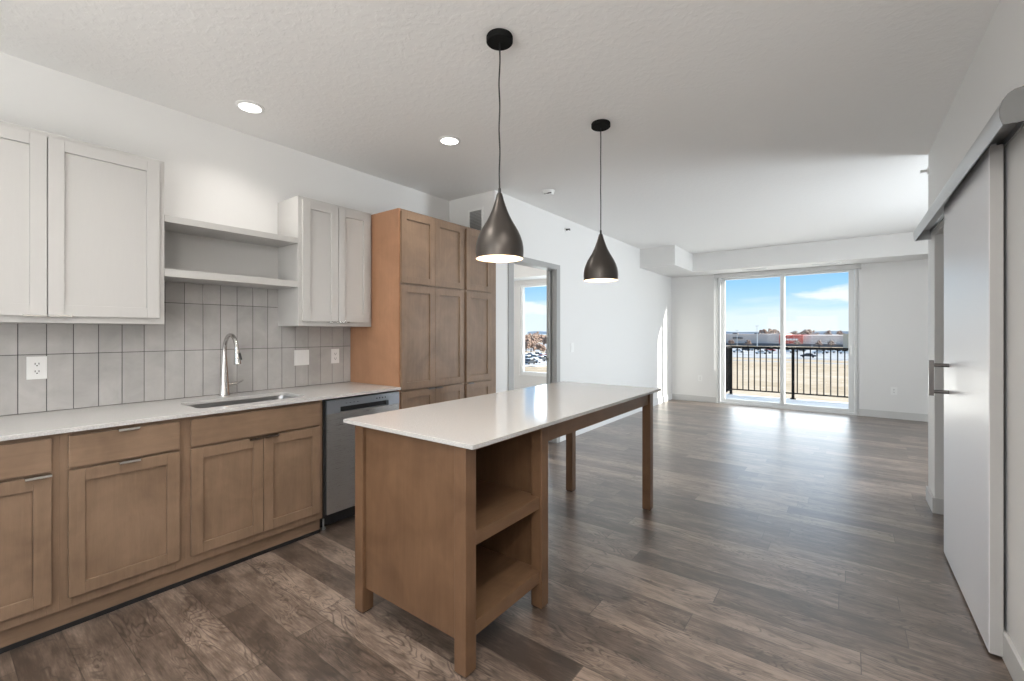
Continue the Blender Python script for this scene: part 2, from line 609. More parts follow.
# sliding door (door_2): outer frame, fixed sash, sliding sash, panes, handle
yy0, yy1 = YF + .02, YF + .14
g = Geo().box(SX0, SX0 + .05, yy0, yy1, 0, SZ).box(SX1 - .05, SX1, yy0, yy1, 0, SZ).box(SX0 + .05, SX1 - .05, yy0, yy1, 0, .035).box(SX0 + .05, SX1 - .05, yy0, yy1, SZ - .035, SZ)
g.box(SX0 - .015, SX0, YF - .008, yy1, 0, SZ).box(SX1, SX1 + .012, YF - .008, yy1, 0, SZ)
w2 = struct('door_2', g, VINYL, bevel=.003)


def sash(name, x0, x1, y0, st0, st1, zr):
    z0, z1 = .037, SZ - .037
    g = Geo().box(x0, x0 + st0, y0, y0 + .04, z0, z1).box(x1 - st1, x1, y0, y0 + .04, z0, z1)
    g.box(x0 + st0, x1 - st1, y0, y0 + .04, z0, z0 + zr).box(x0 + st0, x1 - st1, y0, y0 + .04, z1 - .035, z1)
    o = struct(name, g, VINYL, w2, bevel=.003)
    struct('pane', Geo().box(x0 + st0, x1 - st1, y0 + .017, y0 + .023, z0 + zr, z1 - .035), GLASS, o)
    return o


sash('fixed_sash', SX0 + .052, -.855, YF + .085, .065, .06, .05)
sl = sash('sliding_sash', -.925, SX1 - .052, YF + .035, .06, .075, .05)
g = Geo().box(.055, .085, YF + .018, YF + .035, .96, 1.13).tube([(.07, YF + .02, .98), (.07, YF - .012, .99), (.07, YF - .012, 1.10), (.07, YF + .02, 1.11)], .008)
struct('door_handle', g, PLATE, sl, smooth=True)

t = Thing('blind_valance', 'long pale blind box mounted above the sliding glass door', 'blind box', (-.88, YF, 2.31))
t.part('valance_board', Geo().box(-1.985, .20, YF - .085, YF - .07, 2.357, 2.434).box(-1.985, -1.97, YF - .07, YF, 2.357, 2.434).box(.185, .20, YF - .07, YF, 2.357, 2.434), TRIM, bevel=.002)
t.part('head_rail', Geo().box(-1.965, .18, YF - .055, YF - .01, 2.385, 2.43), VINYL)
t.part('wand', Geo().tube([(-1.985, YF - .035, 2.36), (-1.985, YF - .035, .62)], .006), PLATE, smooth=True)

# balcony
struct('floor_balcony', Geo().box(-2.12, 2.6, YF + T, 10.9, -.2, -.03), CONC)
t = Thing('balcony_railing', 'black metal picket railing round the balcony outside the sliding door', 'railing', (-.2, 10.79, -.03))
ZR = 1.04
t.part('top_rail', Geo().box(-2.06, 2.5, 10.76, 10.82, ZR - .05, ZR), BLKMET, bevel=.003)
t.part('bottom_rail', Geo().box(-2.03, 2.5, 10.777, 10.803, .075, .10), BLKMET)
t.part('top_rail', Geo().box(-2.055, -2.005, 9.27, 10.765, ZR - .04, ZR), BLKMET, bevel=.003)
t.part('bottom_rail', Geo().box(-2.043, -2.017, 9.27, 10.77, .075, .10), BLKMET)
for px_ in (-2.03, -.865, .39, 1.6):
    p = t.part('post', Geo().box(px_ - .025, px_ + .025, 10.765, 10.815, -.03, ZR - .05), BLKMET)
    t.part('base_plate', Geo().box(px_ - .05, px_ + .05, 10.74, 10.84, -.03, -.018), ALU if px_ < -2 else BLKMET, p)
p = t.part('post', Geo().box(-2.055, -2.005, 9.29, 9.34, -.03, ZR - .04), BLKMET)
x = -1.903
k = 0
while x < 2.45:
    if abs(x + .865) > .05 and abs(x - .39) > .05 and abs(x - 1.6) > .05:
        t.part('picket', Geo().box(x - .010, x + .010, 10.780, 10.800, .10, ZR - .05), BLKMET)
    x += .1112
y = 9.42
while y < 10.74:
    t.part('picket', Geo().box(-2.038, -2.022, y - .008, y + .008, .10, ZR - .04), BLKMET)
    y += .1


# ---------------------------------------------------------------- cabinet building blocks (fronts face +X)
def shaker(x, y0, y1, z0, z1, rail=.055, th=.019, rec=.011):
    g = Geo()
    g.box(x - th, x, y0, y0 + rail, z0, z1).box(x - th, x, y1 - rail, y1, z0, z1)
    g.box(x - th, x, y0 + rail, y1 - rail, z0, z0 + rail).box(x - th, x, y0 + rail, y1 - rail, z1 - rail, z1)
    g.box(x - th, x - rec, y0 + rail, y1 - rail, z0 + rail, z1 - rail)
    return g


def slab(x, y0, y1, z0, z1, th=.019):
    return Geo().box(x - th, x, y0, y1, z0, z1)


def tab(x, yc, z, w=.08, down=False):
    """thin edge pull hooked over a front's edge"""
    if down:
        return Geo().box(x - .012, x + .014, yc - w / 2, yc + w / 2, z - .003, z).box(x + .011, x + .014, yc - w / 2, yc + w / 2, z, z + .005)
    return Geo().box(x - .012, x + .016, yc - w / 2, yc + w / 2, z, z + .003).box(x + .012, x + .016, yc - w / 2, yc + w / 2, z - .007, z)


XFR = -2.782      # face frame front
XD = -2.762       # door face
ZCT = .914
CTH = .020


def base_box(t, y0, y1, open_top=False):
    # carcass sides, bottom, back and face frame
    g = Geo().box(XW + .01, XFR - .019, y0, y0 + .016, .105, ZCT - CTH).box(XW + .01, XFR - .019, y1 - .016, y1, .105, ZCT - CTH)
    g.box(XW + .01, XFR - .019, y0 + .016, y1 - .016, .105, .121).box(XW + .01, XW + .02, y0 + .016, y1 - .016, .121, ZCT - CTH)
    t.part('carcass', g, WOOD)
    g = Geo().box(XFR - .019, XFR, y0, y0 + .04, .105, ZCT - CTH).box(XFR - .019, XFR, y1 - .04, y1, .105, ZCT - CTH)
    g.box(XFR - .019, XFR, y0 + .04, y1 - .04, .105, .165).box(XFR - .019, XFR, y0 + .04, y1 - .04, .86, ZCT - CTH).box(XFR - .019, XFR, y0 + .04, y1 - .04, .705, .75)
    t.part('face_frame', g, WOOD, bevel=.001)
    t.part('toe_board', Geo().box(-2.835, -2.815, y0, y1, .022, .105), WOODH)
    t.part('toe_gap_strip', Geo().box(-2.835, -2.811, y0, y1, 0, .022), BLACK)  # black strip filling the gap below the toe board


def base_cab(y0, y1, dy0, dy1, pull, label):
    t = Thing('base_cabinet', label, 'cabinet', ((XW + XFR) / 2, (y0 + y1) / 2, 0))
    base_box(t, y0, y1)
    dr_ = t.part('drawer', slab(XD, dy0, dy1, .732, .875), WOODH, bevel=.002)
    t.part('handle', tab(XD, (dy0 + dy1) / 2, .8755), PULL, dr_, label='thin nickel edge pull')
    dd = t.part('door', shaker(XD, dy0, dy1, .154, .719), WOOD, bevel=.0015)
    t.part('handle', tab(XD, pull, .7195), PULL, dd, label='thin nickel edge pull')
    return t


base_cab(-.10, .375, -.075, .349, .309, 'brown wood base cabinet with drawer, cut off by the left edge')
base_cab(.375, .842, .402, .816, .612, 'brown wood base cabinet with one drawer over one wide door, left of the sink')
t = Thing('sink_cabinet', 'brown wood double-door base cabinet under the sink beside the dishwasher', 'cabinet', ((XW + XFR) / 2, 1.23, 0))
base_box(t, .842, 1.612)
t.part('false_drawer', slab(XD, .866, 1.587, .732, .875), WOODH, bevel=.002)
dd = t.part('door', shaker(XD, .866, 1.2285, .154, .719), WOOD, bevel=.0015)
t.part('handle', tab(XD, 1.187, .7195), PULL, dd, label='thin nickel edge pull')
dd = t.part('door', shaker(XD, 1.2315, 1.587, .154, .719), WOOD, bevel=.0015)
t.part('handle', tab(XD, 1.272, .7195), PULL, dd, label='thin nickel edge pull')


# countertop with a rounded sink cut-out
def rrect(x0, x1, y0, y1, r, seg=6):
    pts = []
    for cx, cy, a0 in ((x1 - r, y1 - r, 0), (x0 + r, y1 - r, 90), (x0 + r, y0 + r, 180), (x1 - r, y0 + r, 270)):
        for k in range(seg + 1):
            a_ = math.radians(a0 + 90 * k / seg)
            pts.append((cx + r * math.cos(a_), cy + r * math.sin(a_)))
    return pts


SK = (-3.20, -2.865, .935, 1.555)
bm = bmesh.new()
outer = [(XW + .001, -.10), (-2.747, -.10), (-2.747, 2.238), (XW + .001, 2.238)]
inner = rrect(*SK, .05)
for loop in (outer, inner):
    vs = [bm.verts.new((x_, y_, ZCT - CTH)) for x_, y_ in loop]
    for i in range(len(vs)):
        bm.edges.new((vs[i], vs[(i + 1) % len(vs)]))
bmesh.ops.triangle_fill(bm, use_beauty=True, edges=bm.edges[:])
r_ = bmesh.ops.extrude_face_region(bm, geom=bm.faces[:])
for v in r_['geom']:
    if isinstance(v, bmesh.types.BMVert):
        v.co.z = ZCT
g = Geo()
g.bm.free()
g.bm = bm
single('countertop', 'long white quartz countertop along the kitchen wall with the sink cut-out', 'countertop', g, QUARTZ, (-3.09, 1.07, ZCT - CTH), bevel=.0015)

# sink bowl
t = Thing('kitchen_sink', 'stainless steel undermount sink set into the wall countertop', 'sink', (-3.03, 1.245, .70))
bm = bmesh.new()
loops = []
for (e, z) in ((.012, ZCT - CTH - .001), (0.0, ZCT - CTH - .001), (-.004, .86), (-.012, .74), (-.04, .712)):
    pts = rrect(SK[0] - e, SK[1] + e, SK[2] - e, SK[3] + e, .05 + e * .5)
    loops.append([bm.verts.new((x_, y_, z)) for x_, y_ in pts])
for a_, b_ in zip(loops, loops[1:]):
    for k in range(len(a_)):
        bm.faces.new((a_[k], a_[(k + 1) % len(a_)], b_[(k + 1) % len(a_)], b_[k]))
bm.faces.new(loops[-1])
g = Geo()
g.bm.free()
g.bm = bm
o = t.part('basin', g, mat('sink_steel', (.30, .30, .30), .3, metal=.9), smooth=True)
md = o.modifiers.new('solid', 'SOLIDIFY')
md.thickness = .0015
t.part('drain', Geo().lathe(-3.05, 1.245, [(.0, .716), (.03, .716), (.042, .720), (.045, .7135)], 24), CHROME, smooth=True)

# faucet
FX, FY = -3.345, 1.238
t = Thing('kitchen_faucet', 'tall brushed nickel gooseneck faucet behind the sink', 'faucet', (FX, FY, ZCT))
t.part('body', Geo().lathe(FX, FY, [(.032, ZCT), (.032, ZCT + .010), (.029, ZCT + .02), (.025, ZCT + .10), (.0195, ZCT + .18), (.0145, ZCT + .25), (.0125, ZCT + .27)], 28, True, True), CHROME, smooth=True)
DX_, DY_ = 1.0, 0.06
R = .083
arc = [(FX, FY, ZCT + .25), (FX, FY, ZCT + .30)]
for k in range(1, 15):
    a_ = PI * k / 14 * .94
    o_ = R - R * math.cos(a_)
    arc.append((FX + DX_ * o_, FY + DY_ * o_, ZCT + .30 + R * 1.28 * math.sin(a_)))
t.part('spout', Geo().tube(arc, .0125, 16), CHROME, smooth=True)
ex, ey, ez = arc[-1]
t.part('spray_head', Geo().tube([(ex, ey, ez + .005), (ex + DX_ * .004, ey + DY_ * .004, ez - .04), (ex + DX_ * .012, ey + DY_ * .012, ez - .105)], [.0135, .0165, .022], 18), CHROME, smooth=True)
t.part('spray_button', Geo().tube([(ex + .018, ey + .012, ez - .03), (ex + .027, ey + .019, ez - .075)], .005, 8), BLACK, smooth=True)
h_ = t.part('handle', Geo().tube([(FX, FY, ZCT + .068), (FX + .004, FY + .040, ZCT + .071), (FX + .006, FY + .070, ZCT + .073)], [.015, .015, .014], 16), CHROME, smooth=True)
t.part('lever', Geo().tube([(FX + .006, FY + .066, ZCT + .074), (FX + .007, FY + .088, ZCT + .080), (FX + .008, FY + .112, ZCT + .094)], [.0075, .006, .005], 10), CHROME, h_, smooth=True)

# dishwasher
Y0, Y1 = 1.632, 2.232
t = Thing('dishwasher', 'built-in stainless steel dishwasher between sink cabinet and tall pantry', 'dishwasher', (-3.08, 1.93, 0))
t.part('tub', Geo().box(-3.36, -2.80, Y0 - .008, Y1 + .004, .10, .872), BLACK)
t.part('door', Geo().box(-2.80, XD, Y0, Y1, .118, .79), STEEL, bevel=.003)
g = Geo().box(-2.80, XD, Y0, Y1, .829, .880).box(-2.80, XD, Y0, Y0 + .10, .79, .829).box(-2.80, XD, Y1 - .10, Y1, .79, .829)
g.box(-2.80, XD - .03, Y0 + .10, Y1 - .10, .79, .829)
cp = t.part('control_panel', g, STEELD, label='blue-grey stainless control strip with pocket handle')
t.part('pocket_handle', Geo().box(XD - .0299, XD - .029, Y0 + .10, Y1 - .10, .791, .828), BLACK, cp)
for k in range(4):
    t.part('button_mark', Geo().box(XD, XD + .0006, Y0 + .14 + k * .03, Y0 + .152 + k * .03, .848, .851), BLACK, cp)
    t.part('button_mark', Geo().box(XD, XD + .0006, Y1 - .21 + k * .025, Y1 - .20 + k * .025, .849, .857), BLACK, cp)
t.part('toe_panel', Geo().box(-2.87, -2.855, Y0, Y1, .012, .116), BLACK)
for y_ in (1.625, 2.17):
    t.part('leveling_foot', Geo().lathe(-2.845, y_ + .03, [(.016, 0), (.016, .008), (.006, .012), (.006, .11)], 14, True, True), ALU, smooth=True)
t.part('side_bracket', Geo().box(-2.85, -2.84, 1.612, 1.64, .03, .10).box(-2.853, -2.836, 1.612, 1.622, .0, .03), BLACK)
t.part('door_gasket', Geo().box(-2.80, -2.775, 1.6125, 1.631, .10, .88), BLACK)


# tall pantry cabinets
def pantry(y0, y1, fronts, label, endpanel, rstile):
    t = Thing('pantry_cabinet', label, 'cabinet', (-3.1, (y0 + y1) / 2, 0))
    zt = 2.307
    g = Geo().box(XW + .002, XFR - .019, y1 - .018, y1, .0, zt).box(XW + .002, XFR - .019, y0 + .018, y1 - .018, zt - .018, zt)
    g.box(XW + .002, XFR - .019, y0 + .018, y1 - .018, .105, .123).box(XW + .002, XW + .01, y0 + .018, y1 - .018, .123, zt - .018)
    if not endpanel:
        g.box(XW + .002, XFR - .019, y0, y0 + .018, 0, zt)
    t.part('carcass', g, WOOD)
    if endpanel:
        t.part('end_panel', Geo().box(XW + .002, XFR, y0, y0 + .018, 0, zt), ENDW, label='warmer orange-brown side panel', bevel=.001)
    ya = y0 + (.018 if endpanel else 0)
    g = Geo().box(XFR - .019, XFR, ya, ya + .03, .105, zt).box(XFR - .019, XFR, y1 - rstile, y1, .105, zt)
    for (za, zb) in ((.105, .16), (.85, .91), (1.69, 1.75), (2.25, zt)):
        g.box(XFR - .019, XFR, ya + .03, y1 - rstile, za, zb)
    t.part('face_frame', g, WOOD, bevel=.001)
    t.part('toe_board', Geo().box(-2.86, -2.845, y0 + .018, y1 - .018, 0, .105), WOODH)
    for (a_, b_, pl) in fronts:
        t.part('door', shaker(XD, a_, b_, 1.726, 2.286), WOOD, bevel=.0015)
        d2 = t.part('door', shaker(XD, a_, b_, .886, 1.709), WOOD, bevel=.0015)
        d3 = t.part('door', shaker(XD, a_, b_, .154, .872), WOOD, bevel=.0015)
        t.part('handle', tab(XD, pl, .8725, .07), PEWTER, d3)
    return t


pantry(2.243, 2.983, [(2.256, 2.6075, 2.565), (2.6105, 2.962, 2.652)], 'tall brown two-door-wide pantry cabinet right of the dishwasher', True, .03)
pantry(2.983, 3.447, [(2.999, 3.352, 3.05)], 'tall brown single-door-wide pantry cabinet nearest the bedroom door', False, .09)

# upper cabinets
XU = -3.125


def upper(y0, y1, doors, label, pulls):
    t = Thing('wall_cabinet', label, 'cabinet', (-3.28, (y0 + y1) / 2, 1.384))
    t.part('carcass', Geo().box(XW + .001, XU, y0, y1, 1.384, 2.315), UPPER, bevel=.001)
    for (a_, b_), p_ in zip(doors, pulls):
        d_ = t.part('door', shaker(XU + .02, a_, b_, 1.417, 2.291, .057), UPPER, bevel=.0015)
        t.part('handle', tab(XU + .02, p_, 1.4165, .08, True), PULL, d_)
    return t


upper(-.12, .848, [(-.093, .3765), (.3805, .821)], 'large pale grey two-door wall cabinet, cut off at the left edge', (.335, .422))
upper(1.627, 2.239, [(1.652, 1.930), (1.934, 2.212)], 'small pale grey two-door wall cabinet beside the brown pantry', (1.885, 1.976))
t = Thing('wall_shelf', 'open pale grey shelf box bridging the two wall cabinets above the sink', 'shelf', (-3.28, 1.237, 1.657))
t.part('bottom_board', Geo().box(XW + .001, XU, .849, 1.626, 1.660, 1.704), UPPER, bevel=.001)
t.part('top_board', Geo().box(XW + .001, XU, .849, 1.626, 1.974, 2.012), UPPER, bevel=.001)
t.part('back_panel', Geo().box(XW + .001, XW + .013, .849, 1.626, 1.704, 1.974), UPPER)

# tile backsplash
g = Geo()
k0 = -4
rows = [(.916, 1.2185), (1.2215, 1.5235), (1.5265, 1.829)]
for k in range(k0, 19):
    ya = .310 + .1035 * k + .0015
    yb = ya + .1005
    ya_, yb_ = max(ya, -.10), min(yb, 2.240)
    if yb_ - ya_ < .01:
        continue
    mid = (ya_ + yb_) / 2
    zt = 1.658 if .849 < mid < 1.626 else 1.383
    for za, zb in rows:
        if za < zt - .01:
            if .74 < mid < .849 or 1.626 < mid < 1.73:
                pass
            g.box(XW + .002, XW + .008, ya_, yb_, za, min(zb, zt))
t = Thing('tile_backsplash', 'grey glazed stacked vertical tile backsplash behind the countertop', 'backsplash', (XW, 1.07, ZCT))
t.part('tiles', g, TILE, bevel=.0012)
t.part('grout', Geo().box(XW + .0002, XW + .0045, -.10, 2.241, ZCT + .0005, 1.383).box(XW + .0002, XW + .0045, .849, 1.626, 1.383, 1.658), GROUT)


# outlets and switches
def outlet(x, y, z, axis, label, w=.075, hgt=.12, kind='outlet', group=None, n=1):
    """axis 'X': plate faces +X at x ; '-Y': faces -Y at y"""
    t = Thing('wall_outlet' if kind == 'outlet' else 'light_switch', label, 'outlet' if kind == 'outlet' else 'light switch', (x, y, z))
    sx = (lambda a_, b_, u0, u1, z0, z1: Geo().box(x + a_, x + b_, y + u0, y + u1, z + z0, z + z1)) if axis == 'X' else \
        (lambda a_, b_, u0, u1, z0, z1: Geo().box(x + u0, x + u1, y - b_, y - a_, z + z0, z + z1))
    t.part('plate', sx(0, .005, -w / 2, w / 2, -hgt / 2, hgt / 2), PLATE, bevel=.001)
    for i in range(n):
        c = (i - (n - 1) / 2) * .046
        if kind == 'outlet':
            for zz_ in (.02, -.02):
                f = t.part('socket', sx(.005, .0065, c - .017, c + .017, zz_ - .0145, zz_ + .0145), PLATE, bevel=.004)
                gs = sx(.0064, .0069, c - .0085, c - .0055, zz_ - .003, zz_ + .007)
                for uu in ((.0055, .0085, -.003, .007), (-.003, .003, -.011, -.006)):
                    if axis == 'X':
                        gs.box(x + .0064, x + .0069, y + c + uu[0], y + c + uu[1], z + zz_ + uu[2], z + zz_ + uu[3])
                    else:
                        gs.box(x + c + uu[0], x + c + uu[1], y - .0069, y - .0064, z + zz_ + uu[2], z + zz_ + uu[3])
                t.part('slots', gs, SLOT, f)
        else:
            t.part('rocker', sx(.005, .0085, c - .0165, c + .0165, -.033, .033), PLATE, bevel=.002)
    return t


xt = XW + .008
outlet(xt, .3775, 1.15, 'X', 'white duplex outlet on grey tile at the left end of the counter')
outlet(xt, 1.808, 1.14, 'X', 'white double switch plate on grey tile right of the faucet', .118, .12, 'switch', n=2)
outlet(xt, 2.094, 1.14, 'X', 'white duplex outlet on grey tile beside the brown pantry', .072, .12)
outlet(XL, 5.02, 1.145, 'X', 'white switch plate on the white wall right of the bedroom door', .075, .12, 'switch')
outlet(-2.255, YF, .455, '-Y', 'white low outlet on the far wall left of the sliding door', .075, .12)
outlet(.60, YF, .43, '-Y', 'white low outlet on the far wall right of the sliding door', .075, .12)

# vent grille high on the return wall above the pantry
t = Thing('vent_grille', 'small grey air vent high on the wall above the pantry corner', 'vent', (-3.03, YJ, 2.45))
g = Geo().box(-3.15, -3.13, YJ - .008, YJ, 2.34, 2.61).box(-2.965, -2.945, YJ - .008, YJ, 2.34, 2.61).box(-3.13, -2.965, YJ - .008, YJ, 2.34, 2.36).box(-3.13, -2.965, YJ - .008, YJ, 2.59, 2.61)
t.part('frame', g, PLATE)
g = Geo()
for k in range(15):
    z = 2.364 + k * .015
    g.prism([(YJ - .007, z), (YJ - .002, z + .010), (YJ - .001, z + .012), (YJ - .006, z + .002)], 'X', -3.13, -2.965)
t.part('louvers', g, GRILLE)
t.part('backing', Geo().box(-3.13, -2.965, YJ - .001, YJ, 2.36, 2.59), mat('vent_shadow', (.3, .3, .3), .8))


# soffit diffusers
def diffuser(xc, label):
    t = Thing('soffit_vent', label, 'vent', (xc, 8.76, 2.437), 'slot vents under the soffit')
    y0, y1 = 8.64, 8.74
    g = Geo().box(xc - .2, xc + .2, y0, y0 + .012, 2.430, 2.437).box(xc - .2, xc + .2, y1 - .012, y1, 2.430, 2.437)
    g.box(xc - .2, xc - .188, y0 + .012, y1 - .012, 2.430, 2.437).box(xc + .188, xc + .2, y0 + .012, y1 - .012, 2.430, 2.437)
    t.part('frame', g, PLATE)
    g = Geo()
    for k in range(4):
        g.box(xc - .188, xc + .188, y0 + .018 + k * .019, y0 + .024 + k * .019, 2.431, 2.437)
    t.part('slats', g, GRILLE)
    return t


diffuser(-1.27, 'white slot vent under the soffit above the left glass panel')
diffuser(-.25, 'white slot vent under the soffit above the right glass panel')

# ---------------------------------------------------------------- island
t = Thing('kitchen_island', 'long brown wood kitchen island table with open shelves at the near end', 'island', (-1.53, 2.3, 0))
LX0, LX1 = (-1.893, -1.831), (-1.231, -1.169)
LY = [(1.263, 1.325), (1.797, 1.859), (3.285, 3.347)]
ZU = .896
t.part('worktop', Geo().box(-1.963, -1.117, 1.246, 3.375, ZU, ZCT), QUARTZ, bevel=.0015, label='white quartz worktop')
for iy, (a_, b_) in enumerate(LY):
    for ix, (c_, d_) in enumerate((LX0, LX1)):
        l = t.part('leg', Geo().box(c_, d_, a_, b_, .006, ZU), ISLW, bevel=.003)
        t.part('glide', Geo().box(c_ + .006, d_ - .006, a_ + .006, b_ - .006, 0, .006), RUBBER, l)
ZP = .118
t.part('end_panel', Geo().box(LX0[1], LX1[0], 1.281, 1.299, ZP, ZU), ISLW)
t.part('back_panel', Geo().box(LX0[0] + .02, LX0[0] + .038, LY[0][1], LY[1][0], ZP, ZU), ISLW)
t.part('inner_panel', Geo().box(LX0[1], LX1[0], 1.82, 1.838, ZP, ZU), ISLW)
t.part('shelf', Geo().box(LX0[0] + .038, LX1[1] - .012, LY[0][1] - .026, LY[1][0] + .023, .128, .186), ISLH, bevel=.001)
t.part('shelf', Geo().box(LX0[0] + .038, LX1[1] - .012, LY[0][1] - .026, LY[1][0] + .023, .487, .542), ISLH, bevel=.001)
t.part('top_rail', Geo().box(LX1[1] - .032, LX1[1] - .014, LY[0][1], LY[1][0], .868, ZU), ISLH)
for xa in (LX1[1] - .034, LX0[0] + .014):
    t.part('apron', Geo().box(xa, xa + .02, LY[1][1], LY[2][0], .796, ZU), ISLH, bevel=.001)
t.part('apron', Geo().box(LX0[1], LX1[0], LY[2][0] + .02, LY[2][0] + .04, .796, ZU), ISLW, bevel=.001)


# ---------------------------------------------------------------- pendants
def pendant(x, y, label, kink):
    t = Thing('pendant_light', label, 'pendant light', (x, y, ZC), 'black pendants over the island')
    t.part('canopy', Geo().lathe(x, y, [(.0, ZC), (.0615, ZC), (.0635, ZC - .004), (.0635, ZC - .026), (.059, ZC - .030), (.0, ZC - .030)], 40), BLKMET, smooth=True)
    pts = []
    random.seed(3 if kink else 5)
    for k in range(25):
        u = k / 24
        amp = (.0035 if kink else .001) * math.sin(PI * u)
        pts.append((x + amp * math.sin(u * 19) + amp * .8 * math.sin(u * 7 + 1), y + amp * math.cos(u * 11), ZC - .03 - u * (ZC - .03 - 2.012)))
    t.part('cord', Geo().tube(pts, .0035, 8), BLACK, smooth=True)
    prof = [(.119, 1.702), (.1215, 1.735), (.120, 1.76), (.1155, 1.785), (.106, 1.812), (.094, 1.838), (.078, 1.865), (.063, 1.890), (.050, 1.915),
            (.039, 1.940), (.030, 1.965), (.0215, 1.990), (.0165, 2.010), (.0125, 2.022), (.008, 2.026)]
    prof = [(r * .955, 1.333 + (z - 1.336) * .977) for r, z in prof]
    s_ = t.part('shade', Geo().lathe(x, y, prof, 56, False, True), BRONZE, smooth=True, label='teardrop dark bronze shade')
    pin = [(.1135, 1.6906), (.112, 1.6906)] + [(max(r - .003, .003), z - .001) for r, z in prof[1:-2]]
    t.part('lining', Geo().lathe(x, y, pin, 56), LINING, s_, smooth=True)
    t.part('cord_grip', Geo().lathe(x, y, [(.0065, 2.006), (.0065, 2.027), (.004, 2.032)], 16, True, True), BLACK, smooth=True)
    t.part('bulb', Geo().lathe(x, y, [(.001, 1.742), (.015, 1.746), (.026, 1.76), (.030, 1.78), (.026, 1.80), (.016, 1.825), (.012, 1.85)], 24, False, True), BULB, smooth=True)
    lamp('pendant_lamp', 'POINT', (0, 0, 1.725 - ZC), 1.6, (1, .80, .58), t.e, shadow_soft_size=.03)


pendant(-1.331, 1.677, 'dark bronze teardrop pendant hanging over the near half of the island', True)
pendant(-1.331, 2.782, 'dark bronze teardrop pendant hanging over the far half of the island', False)


# recessed downlights (two in view, the others added as fill above and behind the camera)
def downlight(x, y, energy, label, grp=None, spot=True, blend=1.0, size=125):
    t = Thing('recessed_light', label, 'ceiling light', (x, y, ZC), grp)
    t.part('trim_ring', Geo().lathe(x, y, [(.082, ZC), (.082, ZC - .004), (.064, ZC - .008), (.062, ZC - .003), (.062, ZC)], 40), PLATE, smooth=True)
    t.part('lens', Geo().lathe(x, y, [(.001, ZC - .004), (.062, ZC - .004)], 40), EMIT)
    if energy:
        o = lamp('downlight_lamp', 'SPOT', (0, 0, -.02), energy, (1, .955, .90), t.e, spot_size=math.radians(size), spot_blend=blend, shadow_soft_size=.05)
    return t


WARM = 'added fill downlights above and behind the viewpoint'
downlight(-3.004, 1.256, 20, 'round lit recessed ceiling light above the wall shelf and sink', size=130)
downlight(-2.346, 2.36, 34, 'round lit recessed ceiling light in front of the brown pantry', size=130)
for (x, y, e_) in ((-2.1, .25, 32), (-1.72, .88, 40), (-1.1, -.1, 26), (-.15, 1.0, 62)):
    downlight(x, y, e_, 'added recessed fill light out of view above the viewpoint', WARM, size=150)


def added_globe(x, y, energy, label):  # added fill fixture out of view, brightens ceiling and walls
    t = Thing('added_fill_light', label, 'ceiling light', (x, y, ZC), 'added fill lights out of view')
    t.part('base', Geo().lathe(x, y, [(.001, ZC - .03), (.10, ZC - .03), (.11, ZC - .02), (.11, ZC)], 36), ALU, smooth=True)
    t.part('globe', Geo().lathe(x, y, [(.10, ZC - .03), (.15, ZC - .07), (.165, ZC - .12), (.13, ZC - .18), (.06, ZC - .21), (.001, ZC - .215)], 36), EMIT, smooth=True)
    lamp('added_globe_lamp', 'POINT', (0, 0, -.42), energy, (1, .965, .92), t.e, shadow_soft_size=.16)


added_globe(.25, -1.1, 45, 'added round white fill light behind the viewpoint')
added_globe(2.3, 6.2, 10, 'added round white fill light round the living room corner')
added_globe(-4.9, 4.6, 60, 'added round white fill light inside the bedroom')

# smoke detector and sprinklers
t = Thing('smoke_detector', 'white round smoke detector on the ceiling between the pendants', 'smoke detector', (-2.39, 3.80, ZC))
t.part('base', Geo().lathe(-2.39, 3.80, [(.001, ZC - .012), (.062, ZC - .012), (.066, ZC - .004), (.066, ZC)], 36), PLATE, smooth=True)
t.part('cover', Geo().lathe(-2.39, 3.80, [(.056, ZC - .012), (.054, ZC - .03), (.044, ZC - .040), (.001, ZC - .042)], 36), PLATE, smooth=True)
t.part('sensor_slot', Geo().box(-2.41, -2.33, 3.752, 3.762, ZC - .039, ZC - .032), SLOT)
t = Thing('wall_sprinkler', 'small chrome sprinkler head on the left wall above the bedroom door', 'sprinkler', (XL, 4.854, 2.62))
t.part('escutcheon', Geo().tube([(XL, 4.854, 2.62), (XL + .008, 4.854, 2.62)], [.032, .028], 24), PLATE, smooth=True)
t.part('head', Geo().tube([(XL + .008, 4.854, 2.62), (XL + .03, 4.854, 2.62), (XL + .035, 4.854, 2.62), (XL + .055, 4.854, 2.618)], [.012, .012, .007, .007], 14).box(XL + .052, XL + .056, 4.836, 4.872, 2.605, 2.63), PEWTER, smooth=True)
t = Thing('wall_sprinkler', 'small white sprinkler head by the corner above the barn door rail', 'sprinkler', (XR, 4.80, 2.62))
t.part('escutcheon', Geo().tube([(XR, 4.80, 2.62), (XR - .010, 4.80, 2.62)], [.032, .028], 24), PLATE, smooth=True)
t.part('head', Geo().tube([(XR - .010, 4.80, 2.62), (XR - .045, 4.80, 2.62)], [.012, .010], 14).box(XR - .05, XR - .045, 4.785, 4.815, 2.605, 2.63), PLATE, smooth=True)

